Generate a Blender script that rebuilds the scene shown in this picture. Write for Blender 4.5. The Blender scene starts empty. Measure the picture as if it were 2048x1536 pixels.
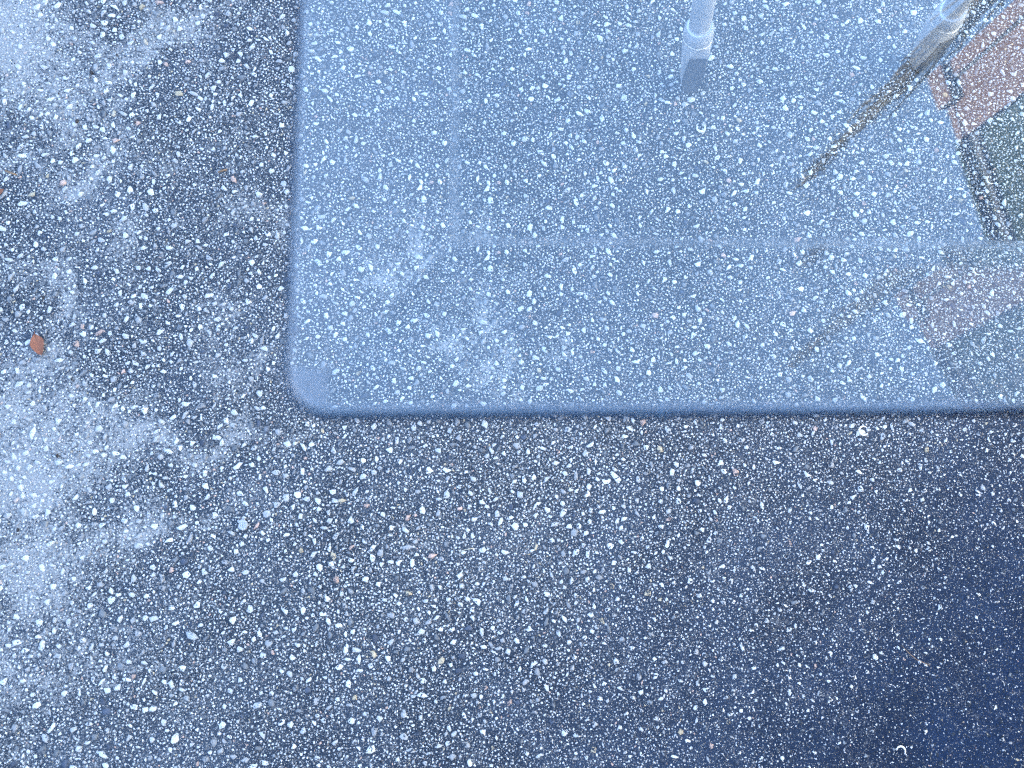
import bpy, bmesh, math, random
import numpy as np
from mathutils import Vector, Matrix

S = bpy.context.scene
R = math.radians
rng = np.random.default_rng(11)
random.seed(5)

# ------------------------------------------------------------------ camera
CAM_H = 0.90          # lens above the ground
GLASS_Z = 0.75        # top face of the glass
F, CX, CY = 1480.0, 1024.0, 768.0


def _rx(t): return np.array([[1, 0, 0], [0, math.cos(t), -math.sin(t)], [0, math.sin(t), math.cos(t)]])
def _ry(t): return np.array([[math.cos(t), 0, math.sin(t)], [0, 1, 0], [-math.sin(t), 0, math.cos(t)]])
def _rz(t): return np.array([[math.cos(t), -math.sin(t), 0], [math.sin(t), math.cos(t), 0], [0, 0, 1]])


ROT = _rz(R(-0.62)) @ _ry(R(-2.58)) @ _rx(R(9.47))


def at(px, py, z=0.0):
    """point of the photograph -> point at height z in the place"""
    d = ROT @ np.array([(px - CX) / F, -(py - CY) / F, -1.0])
    d = d * ((CAM_H - z) / -d[2])
    return float(d[0]), float(d[1])


cd = bpy.data.cameras.new('camera')
cam = bpy.data.objects.new('camera', cd)
S.collection.objects.link(cam)
cam.matrix_world = Matrix.Translation((0, 0, CAM_H)) @ Matrix(ROT.tolist()).to_4x4()
cd.sensor_width = 36
cd.lens = F / 2048 * 36
cd.clip_start = 0.01
cd.clip_end = 1000
cd.dof.use_dof = True
cd.dof.focus_distance = 0.93
cd.dof.aperture_fstop = 8.0
S.camera = cam

# ------------------------------------------------------------------ light
SUN_EL, SUN_AZ = 20.0, 188.0     # azimuth of the sun measured from +X towards +Y
w = bpy.data.worlds.new('World'); S.world = w; w.use_nodes = True
nt = w.node_tree
sky = nt.nodes.new('ShaderNodeTexSky'); sky.sky_type = 'NISHITA'; sky.sun_disc = False
sky.sun_elevation = R(SUN_EL); sky.sun_rotation = R(90 - SUN_AZ)
sky.air_density = 1.0; sky.dust_density = 0.7; sky.ozone_density = 1.2
bg = nt.nodes['Background']; nt.links.new(sky.outputs[0], bg.inputs[0]); bg.inputs[1].default_value = 0.12
sl = bpy.data.lights.new('sun', 'SUN'); sl.energy = 2.6; sl.angle = R(0.5); sl.color = (1, 0.86, 0.68)
so = bpy.data.objects.new('sun', sl); S.collection.objects.link(so)
sdir = Vector((math.cos(R(SUN_AZ)) * math.cos(R(SUN_EL)), math.sin(R(SUN_AZ)) * math.cos(R(SUN_EL)), math.sin(R(SUN_EL))))
so.rotation_euler = sdir.to_track_quat('Z', 'Y').to_euler()
so.location = (-4, 0, 8)
S.view_settings.view_transform = 'Standard'; S.view_settings.look = 'None'
S.view_settings.exposure = 3.6; S.view_settings.gamma = 1.0
S.render.engine = 'CYCLES'
S.cycles.use_denoising = False
S.cycles.max_bounces = 24; S.cycles.transmission_bounces = 24; S.cycles.glossy_bounces = 6
S.cycles.caustics_refractive = True; S.cycles.caustics_reflective = True
S.cycles.blur_glossy = 0.0
S.cycles.sample_clamp_indirect = 12.0
S.cycles.use_adaptive_sampling = False
S.cycles.filter_width = 1.3

# ------------------------------------------------------------------ helpers
COL = S.collection


class NT:
    def __init__(s, name):
        s.m = bpy.data.materials.new(name); s.m.use_nodes = True
        s.t = s.m.node_tree; s.p = s.t.nodes['Principled BSDF']
        s.co = s.n('ShaderNodeTexCoord').outputs['Object']

    def n(s, k, **kw):
        n = s.t.nodes.new(k)
        for a, b in kw.items(): setattr(n, a, b)
        return n

    def put(s, sock, v):
        if isinstance(v, bpy.types.NodeSocket): s.t.links.new(v, sock)
        elif v is not None:
            if sock.type == 'RGBA' and len(v) == 3: v = (*v, 1)
            sock.default_value = v

    def math(s, op, a, b=None, c=None, clamp=False):
        n = s.n('ShaderNodeMath', operation=op, use_clamp=clamp)
        s.put(n.inputs[0], a); s.put(n.inputs[1], b); s.put(n.inputs[2], c)
        return n.outputs[0]

    def noise(s, scale, detail=3.0, rough=0.55, vec=None, dim='3D', dist=0.0):
        n = s.n('ShaderNodeTexNoise', noise_dimensions=dim)
        n.inputs['Scale'].default_value = scale; n.inputs['Detail'].default_value = detail
        n.inputs['Roughness'].default_value = rough; n.inputs['Distortion'].default_value = dist
        s.put(n.inputs['Vector'], vec or s.co)
        return n

    def vor(s, scale, vec=None, feature='F1', rand=1.0):
        n = s.n('ShaderNodeTexVoronoi', feature=feature, voronoi_dimensions='2D')
        n.inputs['Scale'].default_value = scale; n.inputs['Randomness'].default_value = rand
        s.put(n.inputs['Vector'], vec or s.co)
        return n

    def step(s, v, lo, hi, a=0.0, b=1.0):
        n = s.n('ShaderNodeMapRange', interpolation_type='SMOOTHSTEP')
        s.put(n.inputs[0], v); s.put(n.inputs[1], lo); s.put(n.inputs[2], hi); s.put(n.inputs[3], a); s.put(n.inputs[4], b)
        return n.outputs[0]

    def mix(s, f, a, b, op='MIX'):
        n = s.n('ShaderNodeMix', data_type='RGBA', blend_type=op)
        s.put(n.inputs[0], f); s.put(n.inputs[6], a); s.put(n.inputs[7], b)
        return n.outputs[2]

    def ramp(s, f, stops):
        n = s.n('ShaderNodeValToRGB'); r = n.color_ramp
        while len(r.elements) < len(stops): r.elements.new(0.5)
        for e, (p, c) in zip(r.elements, stops): e.position = p; e.color = (*c, 1)
        s.put(n.inputs[0], f)
        return n.outputs[0]

    def attr(s, name, out='Fac'):
        return s.n('ShaderNodeAttribute', attribute_name=name).outputs[out]

    def bump(s, h, dist, strength=1.0, normal=None):
        n = s.n('ShaderNodeBump'); n.inputs['Distance'].default_value = dist; n.inputs['Strength'].default_value = strength
        s.put(n.inputs['Height'], h); s.put(n.inputs['Normal'], normal)
        return n.outputs[0]

    def done(s, color=None, rough=None, metal=None, normal=None, spec=None):
        p = s.p
        s.put(p.inputs['Base Color'], color); s.put(p.inputs['Roughness'], rough)
        s.put(p.inputs['Metallic'], metal); s.put(p.inputs['Normal'], normal); s.put(p.inputs['Specular IOR Level'], spec)
        return s.m


def tag(o, label=None, cat=None, group=None, kind=None):
    for k, v in (('label', label), ('category', cat), ('group', group), ('kind', kind)):
        if v: o[k] = v
    return o


def obj(name, bm, mat, parent=None, smooth=False, loc=None):
    me = bpy.data.meshes.new(name)
    bmesh.ops.recalc_face_normals(bm, faces=bm.faces)
    bm.to_mesh(me); bm.free()
    if smooth:
        for p in me.polygons: p.use_smooth = True
    me.materials.append(mat)
    o = bpy.data.objects.new(name, me); COL.objects.link(o)
    if loc is not None: o.location = loc
    if parent is not None: o.parent = parent
    return o


def empty(name, loc=(0, 0, 0), rz=0):
    o = bpy.data.objects.new(name, None); COL.objects.link(o); o.location = loc; o.rotation_euler = (0, 0, rz)
    o.empty_display_size = 0.1
    return o


def box(bm, x0, x1, y0, y1, z0, z1, bev=0.0):
    r = bmesh.ops.create_cube(bm, size=1.0)
    vs = r['verts']
    for v in vs:
        v.co = ((x0 + x1) / 2 + v.co.x * (x1 - x0), (y0 + y1) / 2 + v.co.y * (y1 - y0), (z0 + z1) / 2 + v.co.z * (z1 - z0))
    if bev:
        es = list({e for v in vs for e in v.link_edges})
        bmesh.ops.bevel(bm, geom=es, offset=bev, segments=2, affect='EDGES', profile=0.5)


def tube(bm, pts, rad, seg=16, cap=True):
    rings = []
    pts = [Vector(p) for p in pts]
    if not hasattr(rad, '__len__'): rad = [rad] * len(pts)
    ref = None
    for i, p in enumerate(pts):
        t = (pts[min(i + 1, len(pts) - 1)] - pts[max(i - 1, 0)]).normalized()
        if ref is None:
            ref = Vector((1, 0, 0)) if abs(t.x) < 0.9 else Vector((0, 1, 0))
        u = (ref - t * ref.dot(t)).normalized(); v = t.cross(u); ref = u
        rings.append([bm.verts.new(p + (u * math.cos(a) + v * math.sin(a)) * rad[i]) for a in [2 * math.pi * k / seg for k in range(seg)]])
    for a, b in zip(rings, rings[1:]):
        for k in range(seg): bm.faces.new((a[k], a[(k + 1) % seg], b[(k + 1) % seg], b[k]))
    if cap:
        bm.faces.new(rings[0][::-1]); bm.faces.new(rings[-1])
    return rings


# value noise on numpy arrays, used to lay out the worn film and the stones
_lat = np.random.default_rng(3).random((64, 64))


def vnoise(x, y, s):
    x = x * s + 100.3; y = y * s + 57.7
    i = np.floor(x).astype(int); j = np.floor(y).astype(int); u = x - i; v = y - j
    u = u * u * (3 - 2 * u); v = v * v * (3 - 2 * v)
    g = lambda a, b: _lat[a % 64, b % 64]
    return (g(i, j) * (1 - u) + g(i + 1, j) * u) * (1 - v) + (g(i, j + 1) * (1 - u) + g(i + 1, j + 1) * u) * v


def fbm(x, y, s, o=4):
    t = 0; a = 0.5
    for k in range(o): t = t + a * vnoise(x + 7 * k, y - 3 * k, s * 2 ** k); a *= 0.5
    return t / 0.94


# worn pale film: (photo x, photo y, half length px, half width px, angle deg, strength)
FILM = [(0, 60, 110, 120, 0, 1.25), (210, 75, 170, 38, 12, .75), (300, 100, 90, 30, 10, .7), (60, 190, 160, 45, 25, .8), (330, 85, 40, 30, 0, .8),
        (150, 210, 120, 34, 30, .7), (200, 300, 70, 26, 50, .7), (245, 310, 60, 24, 30, .7), (190, 360, 60, 28, 20, .75),
        (70, 330, 100, 30, 30, .6), (380, 300, 50, 20, 20, .5), (500, 430, 66, 40, -20, .8), (560, 420, 40, 26, 0, .7), (260, 490, 60, 34, 30, .75),
        (420, 430, 40, 18, 0, .55), (110, 640, 60, 26, -30, .6), (40, 590, 60, 26, 0, .6), (480, 720, 60, 50, 70, .75), (470, 650, 30, 40, 0, .7),
        (150, 770, 90, 30, 10, .8), (60, 830, 150, 60, 5, .95), (30, 930, 120, 90, 0, 1.15), (130, 900, 90, 50, 10, .85),
        (350, 905, 100, 26, 12, 1.0), (440, 880, 60, 14, 20, .8), (190, 990, 70, 30, 10, .7), (100, 1090, 130, 40, 5, .85), (300, 1060, 110, 22, 8, .8),
        (380, 1035, 70, 16, 12, .7), (20, 1180, 130, 60, 0, .8), (20, 1330, 110, 60, 0, .55), (120, 1250, 90, 30, 0, .45), (560, 850, 30, 14, 0, .5),
        (925, 520, 72, 36, -63, 1.0), (965, 605, 48, 42, 0, 1.05), (992, 440, 40, 20, 20, .6), (1115, 597, 34, 26, 0, .95), (1040, 640, 30, 14, 0, .7), (850, 300, 50, 26, 0, .55),
        (1240, 190, 70, 34, 20, .4), (880, 20, 60, 20, 0, .4), (700, 60, 60, 30, 0, .6), (700, 330, 70, 50, 20, .6),
        (880, 1070, 50, 14, 10, .42), (1600, 850, 40, 12, 0, .5), (640, 960, 60, 14, 10, .4), (900, 900, 40, 12, 0, .4), (1130, 850, 60, 10, 0, .35)]
K0 = 0.000622
_f = []
for (px, py, a, b, ang, st) in FILM:
    gx, gy = at(px, py)
    _f.append((gx, gy, a * K0, b * K0, R(ang), st))


def film_at(x, y):
    wx = x + (fbm(x, y, 16, 4) - .5) * .13; wy = y + (fbm(x + 5, y + 9, 16, 4) - .5) * .13
    m = np.zeros_like(x)
    for gx, gy, a, b, t, st in _f:
        dx = wx - gx; dy = wy - gy
        u = (dx * math.cos(t) + dy * math.sin(t)) / a; v = (-dx * math.sin(t) + dy * math.cos(t)) / b
        m = np.maximum(m, st * np.exp(-0.5 * (u * u + v * v) * 1.1))
    out = np.clip((np.hypot(x - .05, y - .2) - 1.0) / .5, 0, 1)
    return m * .86 + out * (fbm(x, y, 3.1, 4) - .33) * 1.2 + (fbm(x, y, 26, 3) - .5) * .7 + .33 * np.clip((-.16 - x) / .35, 0, 1) * np.clip(.9 + (y + .25) * 1.2, .35, 1)


def shade_coat_at(x, y):
    """soft shade painted into the colour at lower right, with fewer, more coated stones"""
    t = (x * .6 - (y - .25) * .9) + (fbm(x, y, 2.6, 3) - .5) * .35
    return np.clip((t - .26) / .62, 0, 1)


# ------------------------------------------------------------------ materials
def ground_material():
    m = NT('asphalt')
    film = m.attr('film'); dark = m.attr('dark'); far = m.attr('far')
    w1 = m.noise(420, 2).outputs['Color']
    wv = m.n('ShaderNodeVectorMath', operation='MULTIPLY_ADD')
    m.put(wv.inputs[0], w1); wv.inputs[1].default_value = (.0016, .0016, 0); m.put(wv.inputs[2], m.co)
    wc = wv.outputs[0]
    binder = m.ramp(m.noise(900, 4, .7).outputs[0], [(.34, (.010, .015, .023)), (.52, (.030, .042, .060)), (.70, (.12, .145, .18))])
    big = m.noise(9, 5, .6).outputs[0]
    binder = m.mix(m.step(big, .35, .7), binder, m.mix(1.0, binder, (1.5, 1.5, 1.5), 'MULTIPLY'))
    binder = m.mix(dark, binder, m.mix(1.0, binder, (.22, .38, .66), 'MULTIPLY'))  # bluish shade painted into the binder towards the lower right
    col = binder; height = m.math('MULTIPLY', m.noise(700, 4, .7).outputs[0], .35)

    def layer(scale, rlo, rhi, keep, seed, weight=None):
        nonlocal col, height
        v = m.vor(scale, wc)
        sep = m.n('ShaderNodeSeparateColor'); m.put(sep.inputs[0], v.outputs['Color'])
        r = m.math('MULTIPLY_ADD', sep.outputs[0], rhi - rlo, rlo)
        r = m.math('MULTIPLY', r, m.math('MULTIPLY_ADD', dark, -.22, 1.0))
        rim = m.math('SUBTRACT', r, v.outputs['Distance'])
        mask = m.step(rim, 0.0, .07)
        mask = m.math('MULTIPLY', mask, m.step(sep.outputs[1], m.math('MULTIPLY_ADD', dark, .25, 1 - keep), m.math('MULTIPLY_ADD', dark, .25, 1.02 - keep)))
        if weight is not None: mask = m.math('MULTIPLY', mask, weight)
        tone = m.ramp(sep.outputs[2], [(0, (.12, .12, .13)), (.2, (.36, .36, .35)), (.5, (.62, .62, .60)), (.8, (.78, .76, .70)), (.97, (.75, .70, .60)), (1, (.45, .27, .2))])
        tone = m.mix(m.step(m.noise(1500, 3, .7).outputs[0], .5, .75), tone, m.mix(1.0, tone, (.45, .47, .5), 'MULTIPLY'))
        col = m.mix(mask, col, tone)
        height = m.math('MAXIMUM', height, m.math('MULTIPLY', mask, .8))

    layer(1250, .10, .48, .30, 1)
    layer(640, .10, .42, .30, 2)
    layer(330, .22, .46, .62, 3, far)
    layer(150, .18, .44, .45, 4, far)
    fm = m.math('ADD', film, m.math('MULTIPLY', m.math('SUBTRACT', m.noise(55, 6, .78).outputs[0], .5), 2.6))
    fm = m.math('ADD', fm, m.math('MULTIPLY', m.math('SUBTRACT', m.noise(260, 6, .8).outputs[0], .5), 4.6))
    fmask = m.step(fm, .30, 1.25, 0, .76)
    fcol = m.ramp(m.noise(600, 4, .65).outputs[0], [(.32, (.20, .20, .20)), (.46, (.40, .40, .395)), (.70, (.58, .58, .57))])
    col = m.mix(fmask, col, fcol)
    # pits
    pit = m.vor(210, wc)
    ps = m.n('ShaderNodeSeparateColor'); m.put(ps.inputs[0], pit.outputs['Color'])
    pm = m.math('MULTIPLY', m.step(pit.outputs['Distance'], .12, .2, 1, 0), m.step(ps.outputs[1], .93, .94))
    col = m.mix(pm, col, (.012, .014, .02))
    b = m.bump(height, .0012, .9)
    return m.done(col, .9, 0, b, .12)


def pebble_material():
    m = NT('pebble')
    c = m.attr('tint', 'Color'); film = m.attr('film'); dark = m.attr('dark')
    g = m.noise(1100, 4, .75).outputs[0]
    col = m.mix(m.step(g, .44, .72), c, m.mix(1.0, c, (.62, .65, .70), 'MULTIPLY'))
    col = m.mix(m.step(m.noise(520, 3, .6).outputs[0], .66, .70), col, (.05, .06, .08))
    # asphalt still coating part of each stone, more and darker where the shade is painted
    coat = m.noise(260, 3, .65).outputs[0]
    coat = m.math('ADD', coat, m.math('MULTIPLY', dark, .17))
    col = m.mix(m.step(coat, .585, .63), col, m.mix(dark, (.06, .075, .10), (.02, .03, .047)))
    fm = m.math('ADD', film, m.math('MULTIPLY', m.math('SUBTRACT', m.noise(55, 6, .78).outputs[0], .5), 2.6))
    col = m.mix(m.step(fm, .45, 1.2, 0, .40), col, (.62, .61, .58))
    return m.done(col, .85, 0, m.bump(m.noise(900, 3, .7).outputs[0], .0004, .7), .2)


def leaf_material(dark, light):
    m = NT('dry leaf')
    col = m.mix(m.noise(120, 5, .7).outputs[0], dark, light)
    return m.done(col, .7, 0, m.bump(m.noise(500, 3).outputs[0], .0004), .3)


def plain(name, a, b, scale, rough=.6, metal=0.0, bump=.001, detail=5, stretch=None):
    m = NT(name)
    vec = m.co
    if stretch:
        mp = m.n('ShaderNodeMapping'); m.put(mp.inputs[0], vec); mp.inputs[3].default_value = stretch; vec = mp.outputs[0]
    n = m.noise(scale, detail, .65, vec).outputs[0]
    return m.done(m.ramp(n, [(.3, a), (.7, b)]), rough, metal, m.bump(n, bump, .6))


M_G = ground_material()
M_P = pebble_material()

# ------------------------------------------------------------------ ground
PX0, PX1, PY0, PY1 = -.95, 1.12, -.60, 1.12      # stones modelled one by one inside this patch
xs = np.concatenate([-np.geomspace(300, 1.6, 16), np.arange(-1.4, 1.601, .0125), np.geomspace(1.8, 300, 16)])
ys = np.concatenate([-np.geomspace(300, 1.3, 16), np.arange(-1.1, 1.601, .0125), np.geomspace(1.8, 300, 16)])


def in_patch(x, y):
    d = np.minimum(np.minimum(x - PX0, PX1 - x), np.minimum(y - PY0, PY1 - y))
    return np.clip(d / .2, 0, 1)


def recell(stones, cell):
    oc = {}
    for x, y, r in stones:
        i0, i1 = int((x - r - .0022) // cell), int((x + r + .0022) // cell)
        for i in range(i0, i1 + 1):
            for j in range(int((y - r - .0022) // cell), int((y + r + .0022) // cell) + 1):
                oc.setdefault((i, j), []).append((x, y, r))
    return oc


def small_pebbles(n, rlo, rhi, power, oc, cell, seed, gap):
    g = np.random.default_rng(seed)
    X = g.uniform(PX0, PX1, n); Y = g.uniform(PY0, PY1, n)
    rr = rlo + (rhi - rlo) * g.random(n) ** power
    dk = shade_coat_at(X, Y); rr = rr * (1 - .24 * dk)
    cl = fbm(X, Y, 13, 3)
    keep = (g.random(n) < in_patch(X, Y)) & (g.random(n) > .35 * dk) & (g.random(n) < .80 + 1.0 * np.clip(cl - .25, 0, 1))
    X, Y, rr = X[keep], Y[keep], rr[keep]
    o = np.argsort(-rr); out = []
    for x, y, r in zip(X[o].tolist(), Y[o].tolist(), rr[o].tolist()):
        L = oc.get((int(x // cell), int(y // cell)), ())
        for (qx, qy, qr) in L:
            if (qx - x) ** 2 + (qy - y) ** 2 < (gap * (qr + r)) ** 2: break
        else:
            out.append((x, y, r))
            for i in range(int((x - r - .0022) // cell), int((x + r + .0022) // cell) + 1):
                for j in range(int((y - r - .0022) // cell), int((y + r + .0022) // cell) + 1):
                    oc.setdefault((i, j), []).append((x, y, r))
    return out


def pebbles(n, rlo, rhi, power, occupied, cell, seed, gap=.92):
    g = np.random.default_rng(seed)
    out = []
    X = g.uniform(PX0, PX1, n); Y = g.uniform(PY0, PY1, n)
    rr = rlo + (rhi - rlo) * g.random(n) ** power
    dk = shade_coat_at(X, Y); rr = rr * (1 - .24 * dk)
    cl = fbm(X, Y, 13, 3)
    keep = (g.random(n) < in_patch(X, Y)) & (g.random(n) > .30 * dk) & (g.random(n) < .50 + 1.1 * np.clip(cl - .25, 0, 1))
    X, Y, rr = X[keep], Y[keep], rr[keep]
    o = np.argsort(-rr)
    for x, y, r in zip(X[o].tolist(), Y[o].tolist(), rr[o].tolist()):
        i, j = int(x / cell), int(y / cell); ok = True
        for a in (i - 1, i, i + 1):
            for b in (j - 1, j, j + 1):
                for (qx, qy, qr) in occupied.get((a, b), ()):
                    if (qx - x) ** 2 + (qy - y) ** 2 < (gap * (qr + r)) ** 2: ok = False; break
                if not ok: break
            if not ok: break
        if ok:
            occupied.setdefault((i, j), []).append((x, y, r)); out.append((x, y, r))
    return out


occ = {}
stones = []
for (px, py, r) in [(1157, 232, .0052), (380, 1270, .0078), (465, 1240, .0062), (209, 46, .0056), (845, 1020, .0052), (1395, 965, .006), (1232, 955, .0066),
                    (1722, 865, .0066), (64, 866, .0065), (232, 907, .0064), (350, 1480, .0068), (740, 1500, .0062), (400, 655, .005), (300, 385, .0055),
                    (1210, 330, .0055), (1660, 1400, .0045), (1810, 330, .005)]:
    gx, gy = at(px, py); stones.append((gx, gy, r)); occ.setdefault((int(gx / .016), int(gy / .016)), []).append((gx, gy, r))
stones += pebbles(95000, .0018, .0054, 3.6, occ, .016, 1, .97)
stones += small_pebbles(620000, .00075, .0020, 1.0, recell(stones, .006), .006, 2, .90)
ST = np.array(stones)
N = len(ST)
K = 6
g = np.random.default_rng(7)
ang = (np.arange(K)[None] + g.uniform(-.42, .42, (N, K))) * 2 * math.pi / K
rad = g.uniform(.52, 1.22, (N, K))
asp = 1 + 1.0 * g.random(N) ** 1.5
rot = g.uniform(0, 2 * math.pi, N)
ex = np.cos(ang) * rad * (ST[:, 2] * np.sqrt(asp))[:, None]
ey = np.sin(ang) * rad * (ST[:, 2] / np.sqrt(asp))[:, None]
ox = ex * np.cos(rot)[:, None] - ey * np.sin(rot)[:, None]
oy = ex * np.sin(rot)[:, None] + ey * np.cos(rot)[:, None]
hgt = ST[:, 2] * g.uniform(.15, .42, N)
tilt = g.normal(0, .10, (N, 2))
V = np.zeros((N, 2 * K + 1, 3))
V[:, :K, 0] = ST[:, 0:1] + ox; V[:, :K, 1] = ST[:, 1:2] + oy; V[:, :K, 2] = -.0006
s = g.uniform(.66, .86, (N, K))
V[:, K:2 * K, 0] = ST[:, 0:1] + ox * s; V[:, K:2 * K, 1] = ST[:, 1:2] + oy * s
V[:, K:2 * K, 2] = hgt[:, None] * g.uniform(.75, 1.0, (N, K)) + ox * s * tilt[:, 0:1] + oy * s * tilt[:, 1:2]
V[:, 2 * K, 0] = ST[:, 0] + g.normal(0, .15, N) * ST[:, 2]; V[:, 2 * K, 1] = ST[:, 1] + g.normal(0, .15, N) * ST[:, 2]; V[:, 2 * K, 2] = hgt * 1.08
base = []
for k in range(K):
    k2 = (k + 1) % K
    base += [(k, k2, K + k2), (k, K + k2, K + k), (K + k, K + k2, 2 * K)]
base = np.array(base)
P = (base[None] + (np.arange(N) * (2 * K + 1))[:, None, None]).reshape(-1, 3)
tone = g.random(N)
tint = np.zeros((N, 3))
b = .36 + .50 * g.random(N) ** .6
tint[:] = np.stack([b * .965, b * .97, b * .96], 1)
for lo, hi, c in ((.0, .10, (.22, .235, .25)), (.10, .20, (.36, .365, .37)), (.19, .215, (.10, .12, .16)), (.215, .232, (.62, .44, .36)), (.232, .245, (.55, .46, .32)), (.245, .30, (.62, .64, .66))):
    q = (tone >= lo) & (tone < hi); tint[q] = np.array(c) * g.uniform(.8, 1.15, (q.sum(), 1))
for i in range(17): tint[i] = (.80, .79, .74)
tint[1] = (.50, .53, .55)

GX, GY = np.meshgrid(xs, ys, indexing='ij')
gz = (fbm(GX, GY, 5, 2) - .5) * .0012
gz[np.hypot(GX, GY) > 3] = 0
GV = np.stack([GX, GY, gz * 0], -1).reshape(-1, 3)
nx, ny = len(xs), len(ys)
idx = np.arange(nx * ny).reshape(nx, ny)
Q = np.stack([idx[:-1, :-1], idx[1:, :-1], idx[1:, 1:], idx[:-1, 1:]], -1).reshape(-1, 4)
PV = V.reshape(-1, 3)
me = bpy.data.meshes.new('ground')
allv = np.concatenate([GV, PV]).astype(np.float32)
me.vertices.add(len(allv)); me.vertices.foreach_set('co', allv.ravel())
loops = np.concatenate([Q.ravel(), (P + len(GV)).ravel()]).astype(np.int32)
me.loops.add(len(loops)); me.loops.foreach_set('vertex_index', loops)
starts = np.concatenate([np.arange(len(Q)) * 4, len(Q) * 4 + np.arange(len(P)) * 3]).astype(np.int32)
me.polygons.add(len(starts)); me.polygons.foreach_set('loop_start', starts)
me.materials.append(M_G); me.materials.append(M_P)
me.polygons.foreach_set('material_index', np.concatenate([np.zeros(len(Q)), np.ones(len(P))]).astype(np.int32))
me.update(calc_edges=True)
cx_ = np.repeat(ST[:, 0], 2 * K + 1); cy_ = np.repeat(ST[:, 1], 2 * K + 1)
ax = np.concatenate([GV[:, 0], cx_]); ay = np.concatenate([GV[:, 1], cy_])
for nm, arr in (('film', film_at(ax, ay)), ('dark', shade_coat_at(ax, ay)), ('far', 1 - in_patch(ax, ay))):
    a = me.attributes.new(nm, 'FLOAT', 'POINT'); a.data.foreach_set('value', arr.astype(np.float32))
a = me.attributes.new('tint', 'FLOAT_COLOR', 'POINT')
tc = np.ones((len(allv), 4), np.float32); tc[len(GV):, :3] = np.repeat(tint, 2 * K + 1, 0)
a.data.foreach_set('color', tc.ravel())
ground = bpy.data.objects.new('ground', me); COL.objects.link(ground)
tag(ground, 'dark asphalt full of pale stone chips with worn whitish patches', kind='structure')
print('stones', N)

# ------------------------------------------------------------------ glass table
TX0, TY0 = at(577, 300, GLASS_Z - .0075)[0], at(1000, 836, GLASS_Z - .0075)[1]
TX0 = -.0418; TY0 = .0187
BEV, TH, TANA = .0370, .0106, .162
TW, TD = 1.10, .80
TX1, TY1 = TX0 + TW, TY0 + TD
RC = .0105


def glass_top():
    """flat glass with a wide bevel that runs down to a thin pencil-rounded edge"""
    def corner(cx, cy, a0):   # outline corner: arc of radius RC
        return [(cx, cy, a0 + math.pi / 2 * k / 24) for k in range(25)]
    arcs = [corner(TX0 + RC, TY0 + RC, math.pi), corner(TX1 - RC, TY0 + RC, 1.5 * math.pi), corner(TX1 - RC, TY1 - RC, 0), corner(TX0 + RC, TY1 - RC, .5 * math.pi)]
    inner = [(TX0 + BEV, TY0 + BEV), (TX1 - BEV, TY0 + BEV), (TX1 - BEV, TY1 - BEV), (TX0 + BEV, TY1 - BEV)]
    slope = TANA
    bm = bmesh.new()
    z = GLASS_Z
    # the arris between flat and bevel is slightly rolled: a narrow strip of small facets
    hw = .0006
    def square(d, zz):
        return [bm.verts.new(p) for p in ((TX0 + d, TY0 + d, zz), (TX1 - d, TY0 + d, zz), (TX1 - d, TY1 - d, zz), (TX0 + d, TY1 - d, zz))]
    strips = []
    for k in range(15):
        u = k / 14
        strips.append(square(BEV + hw - 2 * hw * u, z - TANA * hw * u * u))
    bm.faces.new(strips[0])
    for a, b in zip(strips, strips[1:]):
        for k in range(4): bm.faces.new((a[k], b[k], b[(k + 1) % 4], a[(k + 1) % 4]))
    top_in = strips[-1]
    cen = [bm.verts.new((a[0][0], a[0][1], z - slope * (BEV - RC))) for a in arcs]
    # profile below the bevel: rounded polished edge, then the flat underside
    # thin edge: the bevel rolls over a broad rounded nose into a short upright, then the flat underside
    rn, rb = .0034, .0012
    tA = math.atan(TANA)
    pe = math.pi / 2 - tA
    d1 = rn * (1 - math.cos(pe)); z1 = z - TANA * (BEV - d1); zc = z1 - rn * math.sin(pe)
    zb = z - TH + rb
    prof = [(rn * (1 - math.cos(pe * k / 16)), zc + rn * math.sin(pe * k / 16)) for k in range(16, -1, -1)]
    for k in range(0, 9):
        t = math.pi / 2 * k / 8
        prof.append((rb - rb * math.cos(t), zb - rb * math.sin(t)))
    rings = []
    hazy = []
    for off, zz in prof:
        ring = []
        for a in arcs:
            for (cx, cy, t) in a:
                ring.append(bm.verts.new((cx + math.cos(t) * (RC - off), cy + math.sin(t) * (RC - off), zz)))
        rings.append(ring)
    n = len(rings[0])
    for q, (r0, r1) in enumerate(zip(rings, rings[1:])):
        for k in range(n):
            f = bm.faces.new((r0[k], r0[(k + 1) % n], r1[(k + 1) % n], r1[k])); f.smooth = True
            if q < 4: f.material_index = 1
    bm.faces.new(rings[-1])
    for c in range(4):
        r = rings[0][c * 25:(c + 1) * 25]
        for k in range(24):
            f = bm.faces.new((r[k], r[k + 1], cen[c])); f.smooth = True; f.material_index = 1
        nr = rings[0][((c + 1) % 4) * 25]
        d = (c + 1) % 4
        bm.faces.new((r[24], nr, cen[d], top_in[d], top_in[c], cen[c]))
    bmesh.ops.recalc_face_normals(bm, faces=bm.faces)
    me = bpy.data.meshes.new('glass_top'); bm.to_mesh(me); bm.free()
    return me


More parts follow.
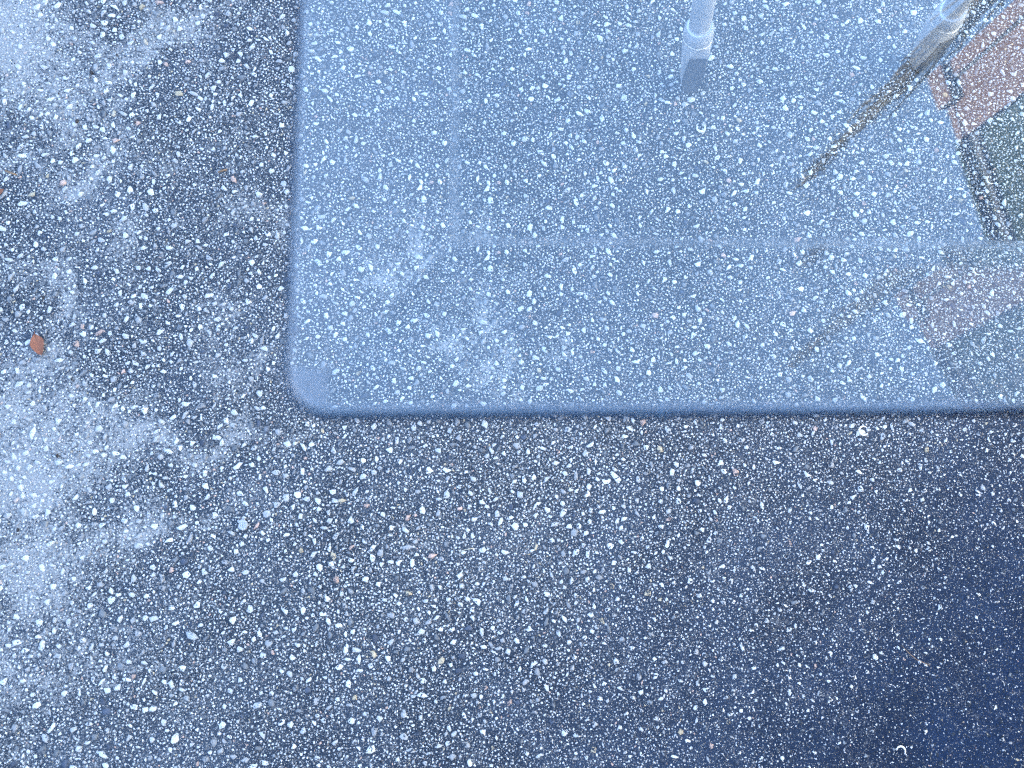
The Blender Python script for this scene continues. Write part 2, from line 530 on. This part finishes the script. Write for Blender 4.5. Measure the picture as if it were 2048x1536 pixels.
m = NT('clear glass')
for n in list(m.t.nodes):
    if n.type == 'BSDF_PRINCIPLED': m.t.nodes.remove(n)
gl = m.n('ShaderNodeBsdfGlass'); gl.inputs['IOR'].default_value = 1.61; gl.inputs['Roughness'].default_value = 0.0
gl.inputs['Color'].default_value = (.955, .985, .998, 1)
m.t.links.new(gl.outputs[0], m.t.nodes['Material Output'].inputs[0])
va = m.n('ShaderNodeVolumeAbsorption'); va.inputs['Color'].default_value = (.30, .74, .90, 1); va.inputs['Density'].default_value = 5.0
m.t.links.new(va.outputs[0], m.t.nodes['Material Output'].inputs[1])
M_GLASS = m.m
m2 = NT('milky glass edge')
for n in list(m2.t.nodes):
    if n.type == 'BSDF_PRINCIPLED': m2.t.nodes.remove(n)
g1 = m2.n('ShaderNodeBsdfGlass'); g1.inputs['IOR'].default_value = 1.61; g1.inputs['Roughness'].default_value = 0.0
g1.inputs['Color'].default_value = (.955, .985, .998, 1)
g2 = m2.n('ShaderNodeBsdfDiffuse'); g2.inputs['Color'].default_value = (.80, .82, .84, 1)  # white diffuse mixed in, leaving corners and nose paler than clear glass
mx = m2.n('ShaderNodeMixShader')
m2.put(mx.inputs[0], m2.step(m2.noise(900, 4, .6).outputs[0], .25, .8, .08, .18)); m2.t.links.new(g1.outputs[0], mx.inputs[1]); m2.t.links.new(g2.outputs[0], mx.inputs[2])
m2.t.links.new(mx.outputs[0], m2.t.nodes['Material Output'].inputs[0])
va2 = m2.n('ShaderNodeVolumeAbsorption'); va2.inputs['Color'].default_value = (.30, .74, .90, 1); va2.inputs['Density'].default_value = 5.0
m2.t.links.new(va2.outputs[0], m2.t.nodes['Material Output'].inputs[1])
M_EDGE = m2.m
M_AL = plain('brushed aluminium', (.50, .52, .56), (.68, .70, .73), 60, .45, .35, .0003, 5, (1, 1, .12))
M_WELD = plain('weld and scale', (.55, .52, .50), (.80, .78, .75), 260, .6, .2, .0008)
M_FOOTSHADE = plain('shaded foot face', (.10, .12, .16), (.17, .20, .25), 300, .55, 0, .0003)

table = empty('glass_table', (TX0 + TW / 2, TY0 + TD / 2, 0))
tag(table, 'glass topped table with a wide sloping rim and grey metal legs', 'table')
ORG = Vector(table.location)
gt = bpy.data.objects.new('glass_top', glass_top()); COL.objects.link(gt)
gt.data.materials.append(M_GLASS); gt.data.materials.append(M_EDGE)
gt.parent = table; gt.location = -ORG


def leg(foot, top_dir, yaw, block=(.033, .030)):
    """a leg: half-round foot block, collar and round tube, leaning towards top_dir per metre of height"""
    fx, fy = foot
    bw, bd = block
    par = obj_leg(fx, fy, top_dir, yaw, bw, bd)
    return par


def obj_leg(fx, fy, td, yaw, bw, bd):
    def P(h): return Vector((fx + td[0] * h, fy + td[1] * h, h))
    ca, sa = math.cos(yaw), math.sin(yaw)
    # round tube
    bm = bmesh.new()
    hs = [.110, .15, .3, .5, .66, GLASS_Z - TH - .014]
    tube(bm, [P(h) for h in hs], .0125, 28)
    lg = obj('leg', bm, M_AL, table, True, -ORG)
    lg.data.set_sharp_from_angle(angle=R(40))
    # foot block: square shoulder tapering into a half round base
    bm = bmesh.new()
    rings = []
    spec = [(.0015, .0115, .012, 9), (.008, .0130, .0135, 8), (.042, .0148, .0152, 5), (.086, .0160, .0160, 8), (.093, .0163, .0163, 10), (.106, .0162, .0162, 3.0), (.112, .0160, .0160, 2.0)]
    n = 40
    for h, a, b_, pw in spec:
        p = P(h); ring = []
        if h < .02: pw = 2.2
        for k in range(n):
            t = 2 * math.pi * k / n
            c, s_ = math.cos(t), math.sin(t)
            q = (abs(c) ** pw + abs(s_) ** pw) ** (-1 / pw)
            u, v = c * q * a, s_ * q * b_
            ring.append(bm.verts.new((p.x + u * ca - v * sa, p.y + u * sa + v * ca, h)))
        rings.append(ring)
    for r0, r1 in zip(rings, rings[1:]):
        for k in range(n): bm.faces.new((r0[k], r0[(k + 1) % n], r1[(k + 1) % n], r1[k]))
    bm.faces.new(rings[0][::-1]); bm.faces.new(rings[-1])
    ft = obj('foot', bm, M_AL, lg, True); ft.data.set_sharp_from_angle(angle=R(28))
    # shade on the foot's near face, put in as a dark plate
    bm = bmesh.new()
    pts = []
    for (u, h) in [(-.0085, .0885), (.0135, .0885), (.0125, .04), (.0100, .012), (.005, .0015), (-.006, .0015), (-.0120, .012), (-.0125, .040)]:
        pts.append((u, h))
    front = []; back = []
    for u, h in pts:
        p = P(h)
        f0 = -.0162 - .0006; b0 = -.010
        for L, v in ((front, f0), (back, b0)):
            L.append(bm.verts.new((p.x + u * ca - v * sa, p.y + u * sa + v * ca, h)))
    bm.faces.new(front); bm.faces.new(back[::-1])
    for k in range(len(pts)):
        k2 = (k + 1) % len(pts); bm.faces.new((front[k], front[k2], back[k2], back[k]))
    obj('foot_shade', bm, M_FOOTSHADE, lg)
    # collar with a weld bead
    bm = bmesh.new()
    tube(bm, [P(h) for h in (.111, .116, .127, .133)], [.0168, .0176, .0172, .0145], 32)
    obj('collar', bm, M_AL, lg, True).data.set_sharp_from_angle(angle=R(35))
    bm = bmesh.new()
    pts = []
    rg = random.Random(int(fx * 1000))
    for k in range(48):
        t = 2 * math.pi * k / 48
        p = P(.1095); rr = .0166 + rg.uniform(-.0006, .0006)
        pts.append((p.x + math.cos(t) * rr, p.y + math.sin(t) * rr, .1095 + rg.uniform(-.0007, .0007)))
    pts.append(pts[0])
    tube(bm, pts, [.0016 + rg.uniform(-.0004, .0005) for _ in pts], 8, False)
    obj('weld', bm, M_WELD, lg, True)
    return lg


F1 = at(1377, 168); F2 = at(1832, 132)
L1 = obj_leg(F1[0], F1[1], (-.20, -.09), R(0), .033, .03)
L2 = obj_leg(F2[0], F2[1], (-.30, -.13), R(24), .033, .03)
tp = lambda f, td: Vector((f[0] + td[0] * .70, f[1] + td[1] * .70, 0))
# pair of rear legs, under the far part of the top
L3 = obj_leg(F1[0] + .02, F1[1] + .22, (-.20, .03), R(0), .033, .03)
L4 = obj_leg(F2[0] + .03, F2[1] + .22, (-.30, .03), R(0), .033, .03)
bm = bmesh.new()
hz = GLASS_Z - TH - .012
cs = []
for f_, td in ((F1, (-.20, -.09)), (F2, (-.30, -.13)), ((F2[0] + .03, F2[1] + .22), (-.30, .03)), ((F1[0] + .02, F1[1] + .22), (-.20, .03))):
    hh = hz
    cs.append((f_[0] + td[0] * hh, f_[1] + td[1] * hh, hz))
# the support ring carries the glass
for k in range(4):
    a_, b_ = Vector(cs[k]), Vector(cs[(k + 1) % 4])
    tube(bm, [a_, b_], .010, 20)
obj('support_rail', bm, M_AL, table, True, -ORG)

# ------------------------------------------------------------------ litter on the ground
def leaf_mesh(L, W, curl):
    bm = bmesh.new()
    rows = []
    n = 14
    for i in range(n + 1):
        t = i / n
        wd = W * (math.sin(math.pi * t ** .85) ** .75) * (1 - .12 * math.sin(7 * t))
        wd = max(wd, .0004)
        row = []
        for j in range(-3, 4):
            v = j / 3
            row.append(bm.verts.new((v * wd, (t - .5) * L, .0022 + abs(v) ** 1.5 * curl * (.6 + .5 * math.sin(5 * t + v)) + .0012 * math.sin(3 * t) - (.0005 if j == 0 else 0))))
        rows.append(row)
    for a_, b_ in zip(rows, rows[1:]):
        for k in range(6): bm.faces.new((a_[k], a_[k + 1], b_[k + 1], b_[k]))
    return bm


def stem(bm, pts, r, seg=6): tube(bm, pts, r, seg)


ML = leaf_material((.20, .065, .035), (.42, .17, .10))
ML2 = leaf_material((.16, .06, .035), (.34, .15, .09))
x, y = at(80, 690)
lf = obj('fallen_leaf', leaf_mesh(.0285, .0076, .0022), ML, None, True, (x, y, .0012))
lf.rotation_euler = (0, 0, R(23))
tag(lf, 'reddish brown oval dry leaf lying whole on the asphalt beside the left edge', 'leaf', 'dry leaves on the asphalt')
bm = bmesh.new(); tube(bm, [(0, -.0135, .0021), (0, -.005, .0021), (0, .005, .0027), (0, .0143, .0028), (.001, .0165, .0032)], [.0003, .00035, .0004, .00045, .0004], 6)
obj('midrib', bm, ML2, lf)
x, y = at(1, 388)
lf2 = obj('fallen_leaf', leaf_mesh(.015, .0036, .001), ML2, None, True, (x, y, .0012)); lf2.rotation_euler = (0, 0, R(-52))
tag(lf2, 'small brown leaf scrap half out of the picture at its left edge', 'leaf', 'dry leaves on the asphalt')

M_STRAW = plain('dry grass', (.50, .45, .33), (.70, .66, .52), 300, .7)
M_TWIG = plain('twig', (.20, .12, .07), (.36, .24, .15), 400, .8)
# thin bits: (name, points px, radius, z, material, label, category)
for nm, pts, r, mt, lb, ct in [
    ('straw', [(918, 1103), (930, 1099), (948, 1096)], .00045, M_STRAW, 'short pale straw lying among the stones below the middle of the table edge', 'straw'),
    ('dry_stem', [(1800, 1290), (1812, 1303), (1830, 1318), (1857, 1330)], .00035, M_TWIG, 'thin curved brown stem lying on the dark asphalt at lower right', 'twig'),
    ('twig', [(14, 344), (26, 349), (36, 352)], .0012, M_TWIG, 'stubby brown twig on the asphalt above the small leaf scrap', 'twig'),
    ('twig', [(438, 347), (446, 344), (456, 341)], .0011, M_TWIG, 'short reddish twig on the asphalt left of the table', 'twig'),
]:
    bm = bmesh.new()
    P3 = [(*at(*p), .0036 + .0006 * math.sin(i * 2)) for i, p in enumerate(pts)]
    c0 = Vector(P3[len(P3) // 2])
    tube(bm, [Vector(p) - c0 for p in P3], r, 7)
    o = obj(nm, bm, mt, None, True, c0)
    tag(o, lb, ct, 'twigs on the asphalt' if nm == 'twig' else None)

# acorn-like dark seeds lying in the pale patches
M_SEED = plain('seed', (.012, .011, .014), (.04, .03, .03), 600, .5)
SEEDS = [(88, 596, .0022, 30, 'black oval seed closest to the lower leaf, above it by the pale patch'), (64, 568, .0016, 0, 'small round black seed above the lower leaf'),
         (145, 759, .0017, 20, 'black seed in the pale patch below and right of the lower leaf'), (156, 245, .0030, -20, 'largest dark brown seed, lying upper left of the table'),
         (185, 148, .0030, 20, 'round greyish black seed on the pale film near the top left'), (119, 189, .0016, 0, 'tiny black seed left of the seeds near the top left'),
         (235, 112, .0018, 40, 'small black seed in the pale patch between the top seeds'), (271, 246, .0014, 0, 'tiny black seed nearest the middle of the upper left asphalt'),
         (336, 101, .0019, 60, 'small black seed nearest the table at the top'), (38, 1060, .0024, 0, 'round brown seed on the pale patch at lower left'),
         (117, 912, .0026, 10, 'dark grey seed among chips in the large pale patch at left'), (148, 306, .0014, 0, 'tiny black seed in the streak left of the table')]
for px, py, r, an, lb in SEEDS:
    bm = bmesh.new()
    bmesh.ops.create_icosphere(bm, subdivisions=2, radius=1)
    for v in bm.verts:
        k = 1 + .18 * v.co.y
        v.co = Vector((v.co.x * r * .68 * k, v.co.y * r, v.co.z * r * .6))
    x, y = at(px, py)
    o = obj('seed', bm, M_SEED, None, True, (x, y, .0012 + r * .6)); o.rotation_euler = (0, 0, R(an))
    tag(o, lb, 'seed', 'dark seeds scattered on the asphalt')

# snail shell
M_SHELL = plain('shell', (.30, .33, .38), (.55, .58, .62), 500, .5)
M_SHW = plain('white shell', (.70, .70, .66), (.85, .84, .80), 500, .5)
bm = bmesh.new()
pts = []; rr = []
for k in range(70):
    t = k / 69; a_ = t * 2 * math.pi * 2.4
    q = .0006 + .0048 * t ** 1.3
    pts.append((math.cos(a_) * q, math.sin(a_) * q, .0035 - .0012 * t)); rr.append(.0004 + .0019 * t)
tube(bm, pts, rr, 10)
x, y = at(487, 1051)
tag(obj('snail_shell', bm, M_SHELL, None, True, (x, y, .0016)), 'flat grey spiral snail shell lying below the corner of the glass', 'snail shell')


def hook(px, py, r, a0, a1, th, lb):
    bm = bmesh.new(); n = 16; P3 = []; RR = []
    for k in range(n + 1):
        a_ = R(a0 + (a1 - a0) * k / n); P3.append((math.cos(a_) * r, math.sin(a_) * r, .0028)); RR.append(th * (.45 + .75 * math.sin(math.pi * (k + .5) / (n + 1))))
    tube(bm, P3, RR, 8)
    x, y = at(px, py)
    tag(obj('shell_fragment', bm, M_SHW, None, True, (x, y, .0012)), lb, 'shell fragment', 'curved white shell fragments')


hook(1398, 262, .0056, -210, 60, .0014, 'C shaped white shell fragment seen through the glass below the first table leg')
hook(1972, 366, .0052, 110, 300, .0010, 'hook shaped white shell fragment seen through the glass at the right, near the house reflection')
hook(1724, 862, .0056, 40, 330, .0011, 'ring like white shell fragment just below the glass edge at right')
hook(1798, 1500, .0052, -40, 170, .0010, 'arched white shell fragment at the bottom of the dark asphalt')

# ------------------------------------------------------------------ house seen mirrored in the glass
def stucco(name, a, b, stain, sc=3.0):
    m = NT(name)
    n1 = m.noise(sc, 6, .65).outputs[0]
    c = m.ramp(n1, [(.3, a), (.7, b)])
    st = m.noise(sc * 1.7, 4, .6, dist=1.0).outputs[0]
    c = m.mix(m.step(st, .55, .66, 0, .8), c, stain)
    return m.done(c, .85, 0, m.bump(m.noise(90, 4).outputs[0], .004, .6), .2)


M_CREAM = stucco('cream bounce render', (.62, .58, .50), (.72, .68, .60), (.55, .52, .46))
M_SLATE = plain('slate boards', (.05, .052, .058), (.085, .088, .095), 6, .75, 0, .004)
M_FENCE = plain('dark timber', (.035, .028, .022), (.075, .058, .045), 14, .85, 0, .003, 6, (6, 6, .6))
M_BROWN = stucco('brown stucco', (.115, .070, .064), (.155, .098, .088), (.09, .06, .055))
M_GREEN = stucco('green boards', (.016, .032, .028), (.024, .044, .038), (.075, .08, .075), 3.2)
M_TRIM = plain('dark trim', (.018, .022, .03), (.03, .035, .045), 8, .6)
M_ROOF = plain('roof felt', (.10, .09, .085), (.16, .15, .14), 4, .9)
M_PANE = plain('window pane', (.03, .04, .05), (.05, .06, .07), 2, .06)
M_WFRAME = plain('white frame', (.62, .62, .60), (.72, .72, .70), 6, .5)
HX, HY, HZ = 2.06, 1.92, 3.60
hs_ = empty('house', (HX + .034, HY, 0), R(11.2))
# local axes: x away from the patio, y along the wall (towards the far corner = 0, going negative)
tag(hs_, 'green house with a brown corner, mirrored in the glass at the right', 'house')
bm = bmesh.new(); box(bm, .03, 4.5, -6.0, -.335, 0, HZ - .02)
box(bm, .03, 4.5, -.335, -.02, 0, HZ - .05)
obj('wall', bm, M_GREEN, hs_)
bm = bmesh.new(); box(bm, .012, .0298, -6.0, -.34, 0, 1.95); obj('bounce_band', bm, M_CREAM, hs_)  # unseen cream band, added to bounce warm sunlight onto the ground
bm = bmesh.new(); box(bm, -.012, .03, -.075, 0, 0, HZ); box(bm, .0, .03, -.33, -.087, 0, HZ - .050); box(bm, -.004, .03, -.33, -.075, HZ - .042, HZ)
box(bm, .03, 4.5, -.02, .0, 0, HZ)
box(bm, -.05, -.012, -.17, 0, HZ - .10, HZ, .002)
obj('corner_panel', bm, M_BROWN, hs_)
bm = bmesh.new(); box(bm, -.02, .03, -6.0, -.332, HZ - .02, HZ - .001); obj('coping', bm, M_GREEN, hs_)
bm = bmesh.new(); box(bm, .008, .035, -6.0, -.332, HZ - .10, HZ - .07); box(bm, -.001, .03, -.0865, -.0755, 0, HZ - .044); obj('gutter', bm, M_TRIM, hs_)
bm = bmesh.new(); box(bm, .04, 4.45, -5.95, -.06, HZ - .019, HZ + .004); obj('roof', bm, M_ROOF, hs_)
for yy in (-1.9, -3.6):
    bm = bmesh.new()
    for (a_, b_, c_, d_) in ((-.55, .55, .0, .06), (-.55, .55, 1.14, 1.2), (-.55, -.49, .06, 1.14), (.49, .55, .06, 1.14), (-.03, .03, .06, 1.14)):
        box(bm, -.0, .045, yy + a_, yy + b_, 1.0 + c_, 1.0 + d_)
    wf = obj('window', bm, M_WFRAME, hs_)
    bm = bmesh.new(); box(bm, .018, .034, yy - .49, yy - .032, 1.06, 2.14); box(bm, .018, .034, yy + .032, yy + .49, 1.06, 2.14); obj('pane', bm, M_PANE, wf)

# slender bare tree, mirrored across the second leg
M_BARK = plain('bark', (.035, .032, .022), (.085, .078, .055), 30, .9, 0, .003)
M_TIPL = leaf_material((.07, .07, .04), (.30, .26, .17))
TPX, TPY = 3.05, 2.98
tr = empty('slender_tree', (TPX, TPY, 0))
tag(tr, 'tall thin bare tree of upright stems, mirrored in the glass beside the house corner', 'tree')
rg = random.Random(4)
bm = bmesh.new()
TH_ = 7.05
main = [(rg.gauss(0, .012), rg.gauss(0, .012), TH_ * k / 16) for k in range(17)]
tube(bm, main, [.085 * (1 - k / 17) + .012 for k in range(17)], 8)
obj('trunk', bm, M_BARK, tr, True)
bm = bmesh.new()
for i in range(90):
    z0 = rg.uniform(.8, 6.4); a_ = rg.uniform(0, 6.28); ln = rg.uniform(.7, 1.5) * (1 if z0 < 5 else .55)
    sp = rg.uniform(.05, .50) * max(.04, 1.05 - z0 / 5.6)
    P3 = []
    for k in range(7):
        t = k / 6
        P3.append((math.cos(a_) * sp * t ** .6 + rg.gauss(0, .01), math.sin(a_) * sp * t ** .6 + rg.gauss(0, .01), z0 + ln * t))
    tube(bm, P3, [.020 * (1 - .75 * k / 6) for k in range(7)], 5)
    for q in range(5):
        b0 = Vector(P3[rg.randint(1, 5)]); d = Vector((rg.gauss(0, .05), rg.gauss(0, .05), rg.uniform(.05, .2)))
        tube(bm, [b0, b0 + d * .5, b0 + d], [.004, .003, .0015], 4)
obj('branch', bm, M_BARK, tr, True)
bm = bmesh.new()
for i in range(1500):
    z = rg.uniform(2.6, 7.1); a_ = rg.uniform(0, 6.28); q = rg.uniform(.0, .40) * max(.06, 1.1 - z / 5.8) + .02
    if z > 6.3: q += .02
    c0 = Vector((math.cos(a_) * q, math.sin(a_) * q, z)); u = Vector((rg.gauss(0, 1), rg.gauss(0, 1), rg.gauss(0, 1))).normalized(); v = u.orthogonal().normalized()
    s1, s2 = rg.uniform(.014, .034), rg.uniform(.006, .013)
    bm.faces.new([bm.verts.new(c0 + u * s1), bm.verts.new(c0 + v * s2), bm.verts.new(c0 - u * s1), bm.verts.new(c0 - v * s2)])
obj('crown', bm, M_TIPL, tr)

# unseen house, added to block the low sun and darken the glass edge
h2 = empty('house', (-5.2, 1.0, 0))
tag(h2, 'unseen slate grey boarded house with a low pitched roof, added on the left to block the sun', 'house')
bm = bmesh.new(); box(bm, -5, 0, -7, 8, 0, 3.28); obj('wall', bm, M_SLATE, h2)
bm = bmesh.new()
prof = [(-5.3, 3.24), (.35, 3.24), (.35, 3.36), (-2.5, 4.05), (-5.3, 3.36)]
A = [bm.verts.new((a_, -7.3, b_)) for a_, b_ in prof]; B = [bm.verts.new((a_, 8.3, b_)) for a_, b_ in prof]
bm.faces.new(A); bm.faces.new(B[::-1])
for k in range(5): bm.faces.new((A[k], A[(k + 1) % 5], B[(k + 1) % 5], B[k]))
obj('roof', bm, M_ROOF, h2)
for yy in (-4, 0, 4):
    bm = bmesh.new()
    for (a_, b_, c_, d_) in ((-.6, .6, .0, .06), (-.6, .6, 1.24, 1.3), (-.6, -.54, .06, 1.24), (.54, .6, .06, 1.24), (-.03, .03, .06, 1.24)):
        box(bm, -.01, .04, yy + a_, yy + b_, 1.0 + c_, 1.0 + d_)
    wf = obj('window', bm, M_WFRAME, h2)
    bm = bmesh.new(); box(bm, .004, .012, yy - .54, yy - .032, 1.06, 2.24); box(bm, .004, .012, yy + .032, yy + .54, 1.06, 2.24); obj('pane', bm, M_PANE, wf)

# unseen dark fence, added so the glass edge and ground turn darker
fn = empty('added_fence', (0, -2.45, 0))
tag(fn, 'unseen dark close boarded fence, added behind the photographer to darken the glass edge', 'fence')
bm = bmesh.new()
k = 0; xx = -4.7
while xx < 2.7:
    o_ = .012 if k % 2 else 0
    box(bm, xx, xx + .135, -.012 - o_, .008 - o_, .05, 1.85 + .012 * math.sin(k * 2.3)); xx += .128; k += 1
obj('board_panel', bm, M_FENCE, fn)
bm = bmesh.new()
for zz in (.35, 1.5): box(bm, -4.7, 2.75, .009, .05, zz, zz + .09)
obj('rail', bm, M_FENCE, fn)
for xx in (-4.6, -2.8, -1.0, .8, 2.6):
    bm = bmesh.new(); box(bm, xx - .05, xx + .05, .051, .15, 0, 1.95, .006); obj('post', bm, M_FENCE, fn)

# unseen dark hedge, added to darken the glass edge and cut horizon light
M_HLEAF = leaf_material((.018, .035, .014), (.045, .075, .03))
hd = empty('hedge', (0, 5.2, 0))
tag(hd, 'unseen dark green clipped hedge, added beyond the table to darken the glass edge', 'hedge')
gh = np.random.default_rng(21)
n = 15000
HXs = gh.uniform(-5.0, 1.9, n); side = gh.random(n)
HYs = np.where(side < .6, -.38 + gh.normal(0, .05, n), gh.uniform(-.38, .38, n))
HZs = np.where(side < .6, gh.uniform(.05, 2.3, n), 2.3 + gh.normal(0, .05, n))
U = gh.normal(0, 1, (n, 3)); U /= np.linalg.norm(U, axis=1)[:, None]
W_ = np.cross(U, gh.normal(0, 1, (n, 3))); W_ /= np.linalg.norm(W_, axis=1)[:, None]
Cc = np.stack([HXs, HYs, HZs], 1)
q = np.stack([Cc + U * .045, Cc + W_ * .022, Cc - U * .045, Cc - W_ * .022], 1).reshape(-1, 3)
hm = bpy.data.meshes.new('foliage')
hm.from_pydata(q.tolist(), [], (np.arange(n * 4).reshape(-1, 4)).tolist()); hm.materials.append(M_HLEAF)
o = bpy.data.objects.new('foliage', hm); COL.objects.link(o); o.parent = hd
bm = bmesh.new(); box(bm, -5.0, 1.9, -.33, .33, .25, 2.22, .05)
for k in range(14): tube(bm, [(-4.8 + k * .5, .02 * math.sin(k), 0), (-4.8 + k * .5, 0, .4)], .03, 8)
obj('core', bm, M_TWIG, hd)
